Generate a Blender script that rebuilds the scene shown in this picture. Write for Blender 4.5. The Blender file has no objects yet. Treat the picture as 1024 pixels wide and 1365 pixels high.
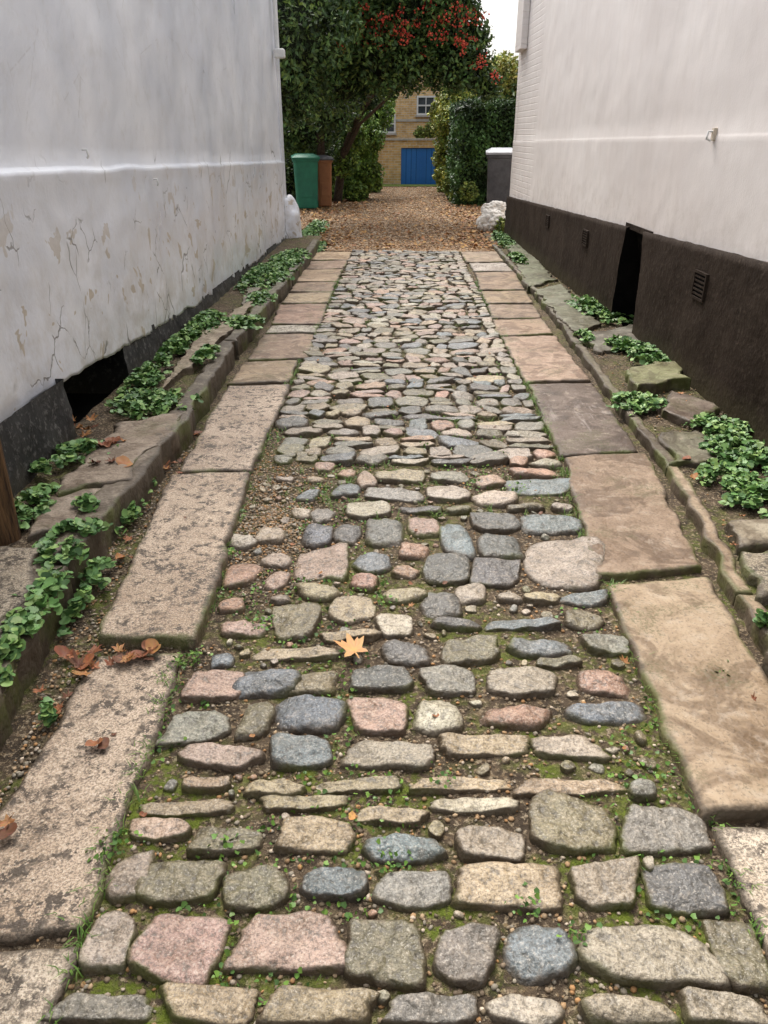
import bpy, math, random
import numpy as np
from mathutils import Vector, noise
random.seed(7); rng=np.random.default_rng(7)
S=bpy.context.scene
# ---------------- camera ----------------
H=1.5; TH=math.radians(26.15); PS=math.radians(1.155)
cam=bpy.data.cameras.new("camera"); camo=bpy.data.objects.new("camera",cam); S.collection.objects.link(camo)
cam.sensor_fit='HORIZONTAL'; cam.sensor_width=36; cam.lens=36; cam.clip_end=500; cam.clip_start=.05
camo.location=(0,0,H); camo.rotation_euler=(math.pi/2-TH,0,PS); S.camera=camo
r_=Vector((math.cos(PS),math.sin(PS),0)); fh=Vector((-math.sin(PS),math.cos(PS),0))
f_=fh*math.cos(TH)-Vector((0,0,math.sin(TH))); u_=fh*math.sin(TH)+Vector((0,0,math.cos(TH)))
# survey helpers: turn measurements of the place into positions on real surfaces
def ray(px,py): return r_*(px-512)+u_*(682.5-py)+f_*1024
def G(px,py,z=0.0):
    d=ray(px,py); t=(z-H)/d.z; return (d.x*t,d.y*t)
def AY(px,py,Y):
    d=ray(px,py); t=Y/d.y; return Vector((d.x*t,Y,H+d.z*t))
def xl(Y): return -1.70
def xr(Y): return 1.945-(Y-3.8)*.0242
def WL(px,py):
    d=ray(px,py); t=-1.70/d.x; return (d.y*t,H+d.z*t)
def WR(px,py):
    d=ray(px,py)
    t=(1.945+3.8*.0242)/(d.x+.0242*d.y); return (d.y*t,H+d.z*t)
def nz(x,y,z=0.0): return noise.noise(Vector((x,y,z)))
def interp(x,pts):
    if x<=pts[0][0]: return pts[0][1]
    for a,b in zip(pts,pts[1:]):
        if x<=b[0]: return a[1]+(b[1]-a[1])*(x-a[0])/(b[0]-a[0])
    return pts[-1][1]
# ---------------- materials ----------------
class NT:
    def __init__(s,name,rough=.8,spec=.3):
        s.m=bpy.data.materials.new(name); s.m.use_nodes=True; s.t=s.m.node_tree
        s.b=s.t.nodes['Principled BSDF']; s.b.inputs['Roughness'].default_value=rough
        s.b.inputs['Specular IOR Level'].default_value=spec
        s.co=s.t.nodes.new('ShaderNodeTexCoord').outputs['Object']; s._bump=None
    def L(s,a,b): s.t.links.new(a,b)
    def put(s,sock,v):
        if hasattr(v,'is_output'): s.L(v,sock)
        elif isinstance(v,(tuple,list)) and len(v)==3 and sock.type=='RGBA': sock.default_value=(*v,1)
        else: sock.default_value=v
    def map(s,sc,rot=(0,0,0)):
        n=s.t.nodes.new('ShaderNodeMapping'); s.L(s.co,n.inputs['Vector']); n.inputs['Scale'].default_value=sc; n.inputs['Rotation'].default_value=rot; return n.outputs[0]
    def noise(s,scale,detail=3,rough=.6,dist=0,co=None):
        n=s.t.nodes.new('ShaderNodeTexNoise'); s.L(co or s.co,n.inputs['Vector'])
        n.inputs['Scale'].default_value=scale;n.inputs['Detail'].default_value=min(detail,3);n.inputs['Roughness'].default_value=rough;n.inputs['Distortion'].default_value=dist
        return n.outputs['Fac']
    def vor(s,scale,feat='F1',co=None):
        n=s.t.nodes.new('ShaderNodeTexVoronoi'); n.feature=feat; s.L(co or s.co,n.inputs['Vector']); n.inputs['Scale'].default_value=scale; return n
    def warp(s,scale,amt):
        n=s.t.nodes.new('ShaderNodeTexNoise'); s.L(s.co,n.inputs['Vector']); n.inputs['Scale'].default_value=scale; n.inputs['Detail'].default_value=3
        v=s.t.nodes.new('ShaderNodeVectorMath'); v.operation='MULTIPLY_ADD'; s.L(n.outputs['Color'],v.inputs[0]); v.inputs[1].default_value=(amt,)*3; s.L(s.co,v.inputs[2]); return v.outputs[0]
    def step(s,x,a,b,lo=0.0,hi=1.0):
        n=s.t.nodes.new('ShaderNodeMapRange'); n.inputs['From Min'].default_value=a;n.inputs['From Max'].default_value=b;n.inputs['To Min'].default_value=lo;n.inputs['To Max'].default_value=hi; s.L(x,n.inputs['Value']); return n.outputs[0]
    def math(s,op,a,b=0.0):
        n=s.t.nodes.new('ShaderNodeMath'); n.operation=op; s.put(n.inputs[0],a); s.put(n.inputs[1],b); return n.outputs[0]
    def mul(s,a,b): return s.math('MULTIPLY',a,b)
    def mix(s,f,a,b,bl='MIX'):
        n=s.t.nodes.new('ShaderNodeMixRGB'); n.blend_type=bl; s.put(n.inputs['Fac'],f); s.put(n.inputs['Color1'],a); s.put(n.inputs['Color2'],b); return n.outputs[0]
    def attr(s,name,fac=False):
        n=s.t.nodes.new('ShaderNodeAttribute'); n.attribute_name=name; return n.outputs['Fac' if fac else 'Color']
    def dist(s,c):
        n=s.t.nodes.new('ShaderNodeVectorMath'); n.operation='DISTANCE'; s.L(s.co,n.inputs[0]); n.inputs[1].default_value=c; return n.outputs['Value']
    def sep(s):
        n=s.t.nodes.new('ShaderNodeSeparateXYZ'); s.L(s.co,n.inputs[0]); return n.outputs
    def bump(s,h,st=.5,d=.01):
        n=s.t.nodes.new('ShaderNodeBump'); s.L(h,n.inputs['Height']); n.inputs['Strength'].default_value=st; n.inputs['Distance'].default_value=d
        if s._bump: s.L(s._bump,n.inputs['Normal'])
        s._bump=n.outputs[0]; s.L(s._bump,s.b.inputs['Normal'])
    def col(s,c): s.put(s.b.inputs['Base Color'],c); return s.m
    def rough(s,r): s.put(s.b.inputs['Roughness'],r)
def stone_mat():
    m=NT('cobble_stone',.55,.5)
    c=m.attr('Col'); e=m.attr('edge',True)
    big=m.noise(10,3,.7); mid=m.noise(40,3,.75); fine=m.noise(150,2,.75)
    c=m.mix(m.step(big,.38,.6),m.mix(.7,c,(.48,.44,.36),'MULTIPLY'),c)
    c=m.mix(m.mul(m.step(mid,.50,.66),.4),c,m.mix(.6,c,(.6,.5,.38)))
    c=m.mix(m.mul(m.step(mid,.47,.36),.6),c,(.07,.06,.045))
    c=m.mix(m.mul(m.step(fine,.51,.60),.5),c,(.055,.048,.038))
    c=m.mix(m.mul(m.step(fine,.42,.36),.35),c,(.58,.53,.45))
    dirt=m.step(m.math('ADD',m.mul(e,.6),m.mul(mid,.9)),.68,1.0)
    c=m.mix(m.mul(dirt,.8),c,(.08,.058,.037))
    ms=m.mul(m.step(m.noise(2.7,3,.6),.50,.62),m.step(m.math('ADD',m.mul(e,.6),m.mul(big,.8)),.64,.95))
    c=m.mix(m.mul(ms,.6),c,(.09,.11,.018))
    m.bump(big,.7,.02); m.bump(m.math('ADD',mid,m.mul(fine,.35)),.8,.007)
    m.rough(m.math('ADD',m.mul(mid,.6),.18))
    return m.col(c)
def soil_mat():
    m=NT('soil',.85,.25); x,y,z=m.sep()
    n1=m.noise(14,3,.7); n2=m.noise(70,3,.7)
    c=m.mix(m.step(n1,.35,.65),(.036,.026,.017),(.115,.082,.052))
    v=m.vor(120); 
    c=m.mix(m.step(n2,.52,.60),c,m.mix(m.step(v.outputs['Color'],.2,.8),(.18,.125,.07),(.31,.25,.17)))
    ms=m.mul(m.step(m.noise(2.7,3,.6),.45,.57),m.step(m.noise(24,3,.75),.42,.56))
    ms=m.mul(ms,m.step(y,3.2,1.3,.4,.95))
    c=m.mix(ms,c,m.mix(m.noise(90,2),(.05,.075,.008),(.16,.20,.02)))
    m.bump(n2,1,.014); m.bump(m.noise(250,2,.7),.6,.004)
    return m.col(c)
def slab_mat(name,granite,streak=None):
    m=NT(name,.75,.35); c=m.attr('Col'); e=m.attr('edge',True)
    lo=m.noise(2.2,3,.65); mid=m.noise(13,3,.75)
    c=m.mix(m.step(lo,.38,.62),m.mix(.65,c,(.5,.42,.33),'MULTIPLY'),c)
    if granite:
        f=m.noise(170,2,.75)
        c=m.mix(m.mul(m.step(f,.5,.58),.65),c,(.1,.08,.06))
        c=m.mix(m.mul(m.step(f,.44,.37),.5),c,(.68,.62,.52))
        k=m.mul(m.step(m.noise(34,3,.85),.47,.54),m.step(mid,.42,.56))
        c=m.mix(m.mul(k,.9),c,(.05,.038,.028))
    else:
        f=m.noise(90,3,.75)
        c=m.mix(m.mul(m.step(mid,.47,.62),.5),c,m.mix(.75,c,(.42,.35,.28),'MULTIPLY'))
        c=m.mix(m.mul(m.step(m.noise(4,3,.75,1.2),.49,.57),.7),c,m.mix(.85,c,(.36,.30,.25),'MULTIPLY'))
        c=m.mix(m.mul(m.step(mid,.44,.32),.4),c,(.42,.35,.27))
        c=m.mix(m.mul(m.step(f,.54,.62),.4),c,(.06,.048,.035))
        c=m.mix(m.mul(m.mul(m.step(m.noise(3.3,3,.6),.54,.64),m.step(f,.45,.55)),.4),c,(.09,.10,.03))
    if streak:
        n=m.noise(7,3,.75,1.2,m.map((1.6,.35,1),(0,0,.7)))
        c=m.mix(m.mul(m.mul(m.step(n,.50,.66),m.step(m.dist(streak),.36,.12)),.45),c,(.5,.44,.40))
    d=m.step(m.math('ADD',m.mul(e,.85),m.mul(m.noise(22,3,.75),.8)),.74,1.10)
    c=m.mix(m.mul(d,.8),c,m.mix(m.step(m.noise(3),.50,.58),(.06,.045,.03),(.08,.092,.022)))
    m.bump(mid,.6,.018); m.bump(f,.6 if granite else .4,.005)
    m.rough(m.math('ADD',m.mul(lo,.7),.22))
    return m.col(c)
def simple(name,c1,c2,scale=10,rough=.7,bs=.3,bd=.01,bscale=60,spec=.3):
    m=NT(name,rough,spec); c=m.mix(m.step(m.noise(scale,3,.65),.35,.65),c1,c2); m.bump(m.noise(bscale,2,.7),bs,bd); return m.col(c)
def leaf_mat(name,rough=.5,trans=.0,spec=.3):
    m=NT(name,rough,spec); c=m.attr('Col'); c=m.mix(m.mul(m.noise(60,1),.4),c,m.mix(.5,c,(.4,.4,.3),'MULTIPLY')); return m.col(c)
def leftwall_mat():
    m=NT('white_masonry_paint',.4,.5); x,y,z=m.sep()
    low=m.step(z,1.25,.2); n13=m.noise(1.3,3,.6); n7=m.noise(7,3,.7)
    c=m.mix(m.step(n13,.3,.7),(.66,.68,.735),(.83,.83,.85))
    c=m.mix(m.mul(m.step(n7,.52,.72),.35),c,(.58,.565,.54))
    c=m.mix(m.mul(m.mul(low,m.step(m.noise(5,3,.75),.44,.62)),.55),c,(.50,.45,.39))
    w=m.warp(2.2,.3)
    n=m.t.nodes.new('ShaderNodeMapping'); m.L(w,n.inputs['Vector']); n.inputs['Scale'].default_value=(1,1.3,.45)
    v=m.vor(1.5,'DISTANCE_TO_EDGE',n.outputs[0]).outputs['Distance']
    crack=m.mul(m.mul(m.step(v,.010,.003),m.step(n13,.50,.54)),m.step(z,1.42,1.3))
    w2=m.warp(9,.12); v2=m.vor(4.0,'DISTANCE_TO_EDGE',w2).outputs['Distance']
    crack2=m.mul(m.step(v2,.022,.008),m.step(m.noise(2.3,2,.5,0,m.map((1,1,1),(1,0,0))),.56,.60))
    crack2=m.mul(crack2,m.step(z,1.4,1.0))
    sc=m.vor(2.2,'DISTANCE_TO_EDGE',m.map((1,1.2,.7),(.7,0,0))).outputs['Distance']
    scr=m.mul(m.mul(m.step(sc,.008,.002),m.step(n7,.48,.54)),m.step(z,1.5,1.6))
    ck=m.math('MAXIMUM',crack,crack2)
    c=m.mix(m.mul(ck,.8),c,(.17,.155,.14)); c=m.mix(m.mul(scr,.3),c,(.45,.43,.42))
    fl=m.mul(m.step(m.noise(4.2,3,.62,.6),.615,.625),m.step(z,1.5,.8))
    c=m.mix(fl,c,m.mix(m.noise(40,2),(.42,.36,.29),(.6,.54,.46)))
    m.bump(m.noise(1.7,2,.5),.5,.07); m.bump(m.math('SUBTRACT',m.noise(30,2,.6),m.mul(ck,3.0)),.3,.007)
    m.rough(m.math('ADD',m.mul(n13,.25),.20))
    return m.col(c)
def rightwall_mat():
    m=NT('cream_masonry_paint',.55,.4); x,y,z=m.sep()
    c=m.mix(m.step(m.noise(.9,3,.6),.3,.7),(.72,.665,.635),(.81,.765,.735))
    c=m.mix(m.mul(m.step(m.noise(12,3,.7,0,m.map((1,1,.3))),.48,.75),.22),c,(.57,.51,.46))
    c=m.mix(m.mul(m.mul(m.step(z,1.25,.75),m.step(m.noise(8,3,.75),.48,.62)),.35),c,(.45,.40,.35))
    cb=m.t.nodes.new('ShaderNodeCombineXYZ'); m.L(y,cb.inputs[0]); m.L(z,cb.inputs[1])
    b=m.t.nodes.new('ShaderNodeTexBrick'); m.L(cb.outputs[0],b.inputs['Vector']); b.inputs['Scale'].default_value=1
    b.inputs['Brick Width'].default_value=.23; b.inputs['Row Height'].default_value=.075; b.inputs['Mortar Size'].default_value=.008;b.inputs['Mortar Smooth'].default_value=.5
    m.bump(m.noise(2.0,2,.5),.35,.05); m.bump(m.noise(60,3,.7),.2,.006)
    bm=m.mul(m.math('SUBTRACT',1.0,b.outputs['Fac']),m.step(y,11.2,11.6)); m.bump(bm,.6,.01)
    return m.col(c)
def tar_mat(name,c1,c2,c3,spec=.3):
    m=NT(name,.75,spec); x,y,z=m.sep(); k=m.noise(26,3,.75)
    c=m.mix(m.step(m.noise(3,3,.7),.3,.7),c1,c2)
    c=m.mix(m.mul(m.step(k,.53,.68),.6),c,c3)
    c=m.mix(m.mul(m.step(m.math('ADD',z,m.mul(m.noise(9),.2)),.32,.12),.5),c,(.09,.08,.04))
    m.bump(m.noise(9,3,.65),.5,.02); m.bump(k,.5,.008); return m.col(c)
def brick_mat(name,a,b_,mo):
    m=NT(name,.85,.2); x,y,z=m.sep()
    cb=m.t.nodes.new('ShaderNodeCombineXYZ'); m.L(m.math('ADD',x,y),cb.inputs[0]); m.L(z,cb.inputs[1])
    b=m.t.nodes.new('ShaderNodeTexBrick'); m.L(cb.outputs[0],b.inputs['Vector']); b.inputs['Scale'].default_value=1
    b.inputs['Brick Width'].default_value=.20; b.inputs['Row Height'].default_value=.075; b.inputs['Mortar Size'].default_value=.01
    b.inputs['Color1'].default_value=(*a,1); b.inputs['Color2'].default_value=(*b_,1); b.inputs['Mortar'].default_value=(*mo,1)
    c=m.mix(m.mul(m.step(m.noise(5,3,.7),.45,.6),.35),b.outputs['Color'],(.36,.2,.09)); m.bump(m.noise(60),.3,.01); return m.col(c)
MST=stone_mat(); MSOIL=soil_mat(); MGR=slab_mat('granite_slab_stone',True); MSA=slab_mat('sandstone_slab_stone',False)
sx,sy=G(782,552,.03); MSW=slab_mat('damp_sandstone_slab',False,(sx,sy,.03))
MPEB=NT('gravel_pebbles',.7,.3); MPEB=MPEB.col(MPEB.attr('Col'))
MLEAF=leaf_mat('leaf_green',.45); MTREE=leaf_mat('tree_leaf',.45,spec=.3); MDRY=leaf_mat('dry_leaf',.6)
MLW=leftwall_mat(); MRW=rightwall_mat()
MTL=tar_mat('black_plinth_paint',(.018,.018,.018),(.05,.048,.046),(.2,.19,.18))
MTR=tar_mat('bitumen_plinth',(.022,.015,.011),(.040,.029,.022),(.070,.053,.041),.08)
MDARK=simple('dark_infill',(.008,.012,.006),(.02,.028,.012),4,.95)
MBLK=simple('recess_shade_black',(.004,.004,.004),(.01,.009,.008),4,.95,spec=.05)  # near-black stands in for the shade inside recesses and vent openings
MBARK=simple('bark',(.03,.022,.016),(.08,.06,.045),20,.9,.8,.02,30)
# ---------------- mesh helpers ----------------
def mk(name,V,F,mat,col=None,edge=None,smooth=True,parent=None):
    me=bpy.data.meshes.new(name); 
    V=V.tolist() if hasattr(V,'tolist') else V; F=F.tolist() if hasattr(F,'tolist') else F
    me.from_pydata(V,[],F); me.materials.append(mat)
    if col is not None:
        a=me.color_attributes.new('Col','FLOAT_COLOR','POINT'); c=np.ones((len(V),4),dtype=np.float32); c[:,:3]=np.array(col,dtype=np.float32).reshape(-1,3); a.data.foreach_set('color',c.ravel())
    if edge is not None:
        a=me.attributes.new('edge','FLOAT','POINT'); a.data.foreach_set('value',np.array(edge,dtype=np.float32))
    if smooth: me.polygons.foreach_set('use_smooth',[True]*len(me.polygons))
    me.update(); o=bpy.data.objects.new(name,me); S.collection.objects.link(o)
    if parent: o.parent=parent
    return o
def empty(name):
    o=bpy.data.objects.new(name,None); S.collection.objects.link(o); o.empty_display_size=.2; return o
def boxm(name,x0,x1,y0,y1,z0,z1,mat,parent=None,bev=.0):
    V=[(x,y,z) for x in(x0,x1) for y in(y0,y1) for z in(z0,z1)]
    F=[(0,1,3,2),(4,6,7,5),(0,4,5,1),(2,3,7,6),(0,2,6,4),(1,5,7,3)]
    o=mk(name,V,F,mat,smooth=False,parent=parent)
    if bev:
        md=o.modifiers.new('b','BEVEL'); md.width=bev; md.segments=2
    return o
def grid(fn,us,vs):
    V=[fn(u,v) for v in vs for u in us]; n=len(us)
    F=[(j*n+i,j*n+i+1,(j+1)*n+i+1,(j+1)*n+i) for j in range(len(vs)-1) for i in range(n-1)]
    return V,F
lin=lambda a,b,n:[a+(b-a)*i/(n-1) for i in range(n)]
# ---------------- ground ----------------
boxm('ground',-90,90,-30,150,-.30,-.06,simple('earth_ground',(.06,.05,.03),(.09,.09,.04),3,.95))
def bedz(x,y): return .007*nz(x*5,y*5)+.006*nz(x*19,y*19,3)+.002
V,F=grid(lambda x,y:(x,y,bedz(x,y)),lin(-1.9,2.1,150),lin(-.6,11.7,440))
mk('path_soil_bed',V,F,MSOIL)
md=NT('gravel_drive_surface',.9,.15)
c=md.mix(md.step(md.vor(38).outputs['Color'],.2,.8),(.15,.10,.055),(.32,.235,.16)); c=md.mix(md.mul(md.step(md.noise(1.5,3,.7),.4,.65),.6),c,(.14,.085,.042))
md.bump(md.noise(60,3,.8),.9,.02); md=md.col(c)
V,F=grid(lambda x,y:(x,y,.004+.02*nz(x*1.3,y*1.3)),lin(-6,6,60),lin(11.45,30,110)); mk('gravel_drive',V,F,md)
# ---------------- cobbles ----------------
PAL={'B':(.165,.195,.21),'G':(.24,.225,.185),'D':(.12,.122,.115),'P':(.42,.29,.225),'T':(.41,.325,.20),'W':(.50,.43,.33),'R':(.42,.25,.165),'K':(.19,.165,.09),
 'S':(.35,.295,.22)}
LIN=[(470,335),(388,512),(333,630),(262,855),(245,870),(112,1240),(60,1400)]
RIN=[(612,335),(668,448),(745,607),(795,768),(808,775),(935,1080),(1035,1300),(1080,1400)]
LI=sorted([(G(*p)[1],G(*p)[0]) for p in LIN]); RI=sorted([(G(*p)[1],G(*p)[0]) for p in RIN])
cl=lambda y:interp(y,LI); cr=lambda y:interp(y,RI)
SV=[];SF=[];SC=[];SE=[];FOOT=[]
def stone(cx,cy,wx,wy,hz,rot,col,rd,N,irr=.06):
    b=len(SV); sd=random.uniform(0,100)
    hp=[(math.radians(k*90+random.gauss(0,8+5*rd)),random.uniform(.92,1.03)) for k in range(4)]
    for k in range(4):
        if random.random()<.4+.55*rd: hp.append((math.radians(45+90*k+random.gauss(0,14)),random.uniform(1.0,1.25)-.07*rd))
    p=random.uniform(9,15)*(1-.65*rd)+1
    prof=[(1.03,-.03,1),(1.0,.3*hz,1),(.985,.68*hz,1),(.955,.90*hz,.8),(.89,.98*hz,.45),(.72,1.0*hz,.18),(.4,1.01*hz,.03)]
    if rd>.5: prof=[(1.03,-.03,1),(1.0,.2*hz,1),(.97,.52*hz,.95),(.91,.77*hz,.75),(.80,.92*hz,.42),(.6,1.02*hz,.15),(.35,1.07*hz,.0)]
    tx=random.uniform(-.10,.10);ty=random.uniform(-.07,.07); cr_,sr=math.cos(rot),math.sin(rot)
    for (k,z,e) in prof:
        for i in range(N):
            t=2*math.pi*i/N; c,s=math.cos(t),math.sin(t)
            r=sum(max(0,math.cos(t-a)/d)**p for a,d in hp)**(-1/p)
            r*=1+irr*1.3*nz(c*2+sd,s*2)+irr*1.0*nz(c*6+sd,s*6,z*60)
            x=c*r*k*wx/2; y=s*r*k*wy/2
            X=cx+x*cr_-y*sr; Y=cy+x*sr+y*cr_
            zz=z+((tx*x+ty*y+.010*nz(X*15,Y*15,sd)+.006*nz(X*42,Y*42,sd))*min(1,z/(hz*.5)) if z>0 else 0)
            SV.append((X,Y,zz)); SC.append(col); SE.append(e)
    SV.append((cx,cy,prof[-1][1]+.010*nz(cx*15,cy*15,sd)+.006*nz(cx*42,cy*42,sd))); SC.append(col); SE.append(0)
    P=len(prof)
    for q in range(P-1):
        for i in range(N):
            j=(i+1)%N; SF.append((b+q*N+i,b+q*N+j,b+(q+1)*N+j,b+(q+1)*N+i))
    for i in range(N): SF.append((b+(P-1)*N+i,b+(P-1)*N+(i+1)%N,b+P*N))
    FOOT.append((cx,cy,max(wx,.02)/2,max(wy,.02)/2))
def jc(c,a=.14):
    k=random.uniform(1-a*1.4,1+a); return tuple(max(.02,v*k*random.uniform(.95,1.05)) for v in c)
NEAR="""140,1345,130,45,G;280,1342,125,58,T;428,1342,138,56,T;578,1347,112,48,G;700,1350,100,50,W;838,1348,130,48,W;965,1347,110,50,S;
60,1410,100,55,G;180,1412,110,55,S;310,1414,120,55,G;450,1412,120,55,T;590,1412,110,50,P;720,1414,110,55,G;860,1414,120,55,K;990,1414,110,55,G;
145,1256,64,88,S;240,1264,112,98,P;382,1257,137,80,P;515,1271,108,90,K;620,1277,76,85,G;718,1271,100,78,B;868,1273,178,82,S;983,1275,68,100,K;
170,1170,60,66,S;240,1175,112,60,K;340,1186,86,64,K;447,1176,84,50,B;550,1188,102,56,G;678,1183,132,64,T;805,1183,86,62,S;912,1186,102,70,D;
212,1107,78,34,P;305,1122,96,40,K;422,1115,99,52,T;535,1132,110,46,B;655,1125,94,50,S;760,1101,112,78,K;888,1108,110,62,G;863,1148,16,20,W;
250,1075,120,17,T;405,1071,110,22,T;520,1085,92,18,T;632,1074,114,23,W;275,1041,64,15,T;365,1047,78,16,T;473,1046,117,18,T;620,1047,122,24,T;762,1051,137,25,T;857,1054,38,34,G;
293,1009,107,35,P;402,1004,82,47,B;522,1007,115,40,S;648,995,112,31,T;752,996,84,33,S;
264,970,80,43,G;343,958,42,54,K;412,952,94,56,B;506,954,78,52,P;585,955,66,52,W;688,956,90,34,R;805,951,107,33,B;
288,915,77,42,P;352,911,94,42,B;416,912,64,33,K;510,906,80,35,D;598,907,72,42,G;695,909,97,41,S;803,910,68,36,R;
297,880,32,26,B;398,872,112,20,T;540,871,62,35,D;627,868,72,40,K;721,864,88,30,B;808,859,60,32,G;
325,839,62,26,P;393,830,62,48,K;465,847,74,14,T;527,836,48,33,W;608,832,67,21,D;692,833,92,17,B;778,827,54,30,K;745,884,60,18,K;
308,806,34,25,R;470,813,64,36,T;588,808,58,38,D;680,797,36,18,W;723,797,50,21,T;778,799,64,25,B;
426,790,56,26,T;485,776,40,25,R;540,794,64,25,T;628,791,46,33,W;375,800,30,18,S;
322,765,44,38,R;370,775,34,31,P;428,753,72,44,P;496,751,54,29,B;540,764,40,20,R;595,759,62,46,D;660,765,62,38,D;748,754,102,68,S;
368,747,42,26,W;553,736,40,24,R;323,722,40,22,W;360,714,40,26,W;423,714,44,33,B;462,712,38,36,D;512,709,52,40,D;565,703,44,31,P;608,719,43,46,B;665,728,62,40,D;660,696,66,30,D;735,700,82,29,B;
401,685,28,18,W;430,688,34,21,G;491,680,62,25,W;560,680,62,15,D;612,680,36,14,K;700,676,50,14,K;750,676,30,14,S;
412,661,26,19,B;463,654,36,21,B;487,640,27,25,P;525,660,74,19,G;598,658,60,25,W;660,665,64,25,W;717,650,82,23,B;
432,622,28,17,P;462,632,26,17,R;533,635,66,19,T;600,637,52,19,G;653,641,44,20,P;712,630,62,17,R;420,640,24,13,T;380,640,24,12,S"""
for it in NEAR.replace('\n','').split(';'):
    if not it: continue
    a=it.split(','); px,py,w,h=map(float,a[:4])
    hz=.020+.009*random.random()
    if h<26 and w>80: hz=.017
    x0,_=G(px-w/2,py,hz*.6); x1,_=G(px+w/2,py,hz*.6); cx=(x0+x1)/2
    _,ya=G(px,py-h/2,hz); _,yb=G(px,py+h/2,hz*.1)
    if ya-yb<.042: yb=ya-.042
    sq=(a[4] in 'PSTGK' and w>70) or (h<26 and w>80)
    rd=random.uniform(0,.4) if sq else random.uniform(.2,.95)
    if w<46: rd=random.uniform(.5,1)
    stone(cx,(ya+yb)/2,(x1-x0)*1.05,(ya-yb)*1.08,hz,random.uniform(-.08,.08),jc(PAL[a[4]],.12),rd,44 if py>850 else 28,.07)
def clear(x,y,m=.0):
    for (a,b,c,d) in FOOT:
        if abs(x-a)<c+m and abs(y-b)<d+m and ((x-a)/(c+m))**4+((y-b)/(d+m))**4<1: return False
    return True
for _ in range(900):
    y=random.uniform(.75,3.5); x=random.uniform(cl(y)+.06,cr(y)-.05); s=random.uniform(.022,.055)
    if clear(x,y,s*.5):
        stone(x,y,s,s*random.uniform(.6,1),random.uniform(.010,.017),random.uniform(0,3),jc(PAL[random.choice('GSTKWRK')],.15),random.uniform(.4,1),12)
Y=G(540,617)[1]
keys='BBGGDSSTTWKPRSGTKGRDP'
while Y<11.42:
    pitch=random.uniform(.105,.165); x=cl(Y)+.01; R=cr(Y)-.01
    if Y>4.6 and random.random()<.7:
        w=random.uniform(.09,.13); stone(R-w/2,Y,w-.01,pitch*.95,.028,random.uniform(-.1,.1),jc(PAL['S'] if random.random()<.6 else PAL['G']),.2,16); R-=w+.003
    elif Y<4.1: x+=.08
    while x<R-.05:
        w=random.uniform(.085,.24); 
        if x+w>R-.06: w=R-x
        k=random.choice(keys); dk=.86 
        if w>.15 and random.random()<.25:
            for q in(-1,1): stone(x+w/2+random.uniform(-.01,.01),Y+q*pitch*.25,w-.008,pitch*.5-.003,random.uniform(.02,.03),random.uniform(-.1,.1),jc(tuple(v*dk for v in PAL[random.choice(keys)])),.5,16)
        else:
            d=pitch*random.uniform(.9,1.2)
            stone(x+w/2,Y+.07*nz(x*3,Y*2,8)+random.uniform(-.015,.015),w-.005,d-.003,random.uniform(.020,.033),random.uniform(-.35,.35),jc(tuple(v*dk for v in PAL[k]),.18),random.uniform(.0,1),20,.1)
        x+=w
    Y+=pitch
mk('cobblestone_paving',SV,SF,MST,SC,SE)
# ---------------- slabs ----------------
def slab(name,P,z,th,mat,col,irr=.006,nx=None,tilt=0,amp=.004,parent=None):
    (a,b,c,d)=[Vector((p[0],p[1],0)) for p in P]   # far-left, far-right, near-right, near-left
    Lx=((b-a).length+(c-d).length)/2; Ly=((d-a).length+(c-b).length)/2
    nu=max(6,int(Lx/.03)); nv=max(6,int(Ly/.03)); nu=min(nu,44); nv=min(nv,80)
    e1=min(.09,.010/Lx); e2=min(.09,.010/Ly)
    us=[0,e1*.35,e1]+lin(e1*1.8,1-e1*1.8,nu)+[1-e1,1-e1*.35,1]; vs=[0,e2*.35,e2]+lin(e2*1.8,1-e2*1.8,nv)+[1-e2,1-e2*.35,1]
    sd=random.uniform(0,50); V=[];E=[]
    def drop(u,v):
        q=0
        for t,e in((u,e1),(v,e2)):
            m=min(t,1-t)
            if m<e*.2:q+=.010
            elif m<e*.6:q+=.0045
            elif m<e*1.2:q+=.001
        return min(q,.014)
    for v in vs:
        for u in us:
            p=(a*(1-u)+b*u)*(1-v)+(d*(1-u)+c*u)*v
            m=min(min(u,1-u)*Lx,min(v,1-v)*Ly); fall=max(0,1-m/.05)
            p=p+Vector((irr*nz(p.x*7,p.y*7,sd)*2+irr*nz(p.x*25,p.y*25,sd),irr*nz(p.x*7,p.y*7,sd+9)*2+irr*nz(p.x*25,p.y*25,sd+9),0))*fall
            V.append((p.x,p.y,z+tilt*(.5-v)+amp*nz(p.x*4,p.y*4,sd)+amp*.4*nz(p.x*20,p.y*20,sd)-drop(u,v)))
            E.append(max(0,1-m/.035))
    n=len(us); F=[(j*n+i,(j+1)*n+i,(j+1)*n+i+1,j*n+i+1) for j in range(len(vs)-1) for i in range(n-1)]
    ring=[i for i in range(n)]+[j*n+n-1 for j in range(1,len(vs))]+[(len(vs)-1)*n+i for i in range(n-2,-1,-1)]+[j*n for j in range(len(vs)-2,0,-1)]
    prev=ring
    for lv in(.35,.7,1.0):
        b0=len(V)
        for i in ring:
            x,y,zz=V[i]; q=.005*nz(x*12,y*12,lv*9+sd)
            V.append((x+q,y+q,zz-th*lv)); E.append(.7)
        cur=list(range(b0,b0+len(ring))); k=len(ring)
        F+=[(prev[i],prev[(i+1)%k],cur[(i+1)%k],cur[i]) for i in range(k)]; prev=cur
    return mk(name,V,F,mat,[col]*len(V),E,parent=parent)
def PG(pts,z): return [G(x,y,z) for x,y in pts]
GRC=(.54,.42,.31); GRL=(.58,.49,.38); BR=(.34,.24,.16); TN=(.40,.30,.205)
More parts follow.
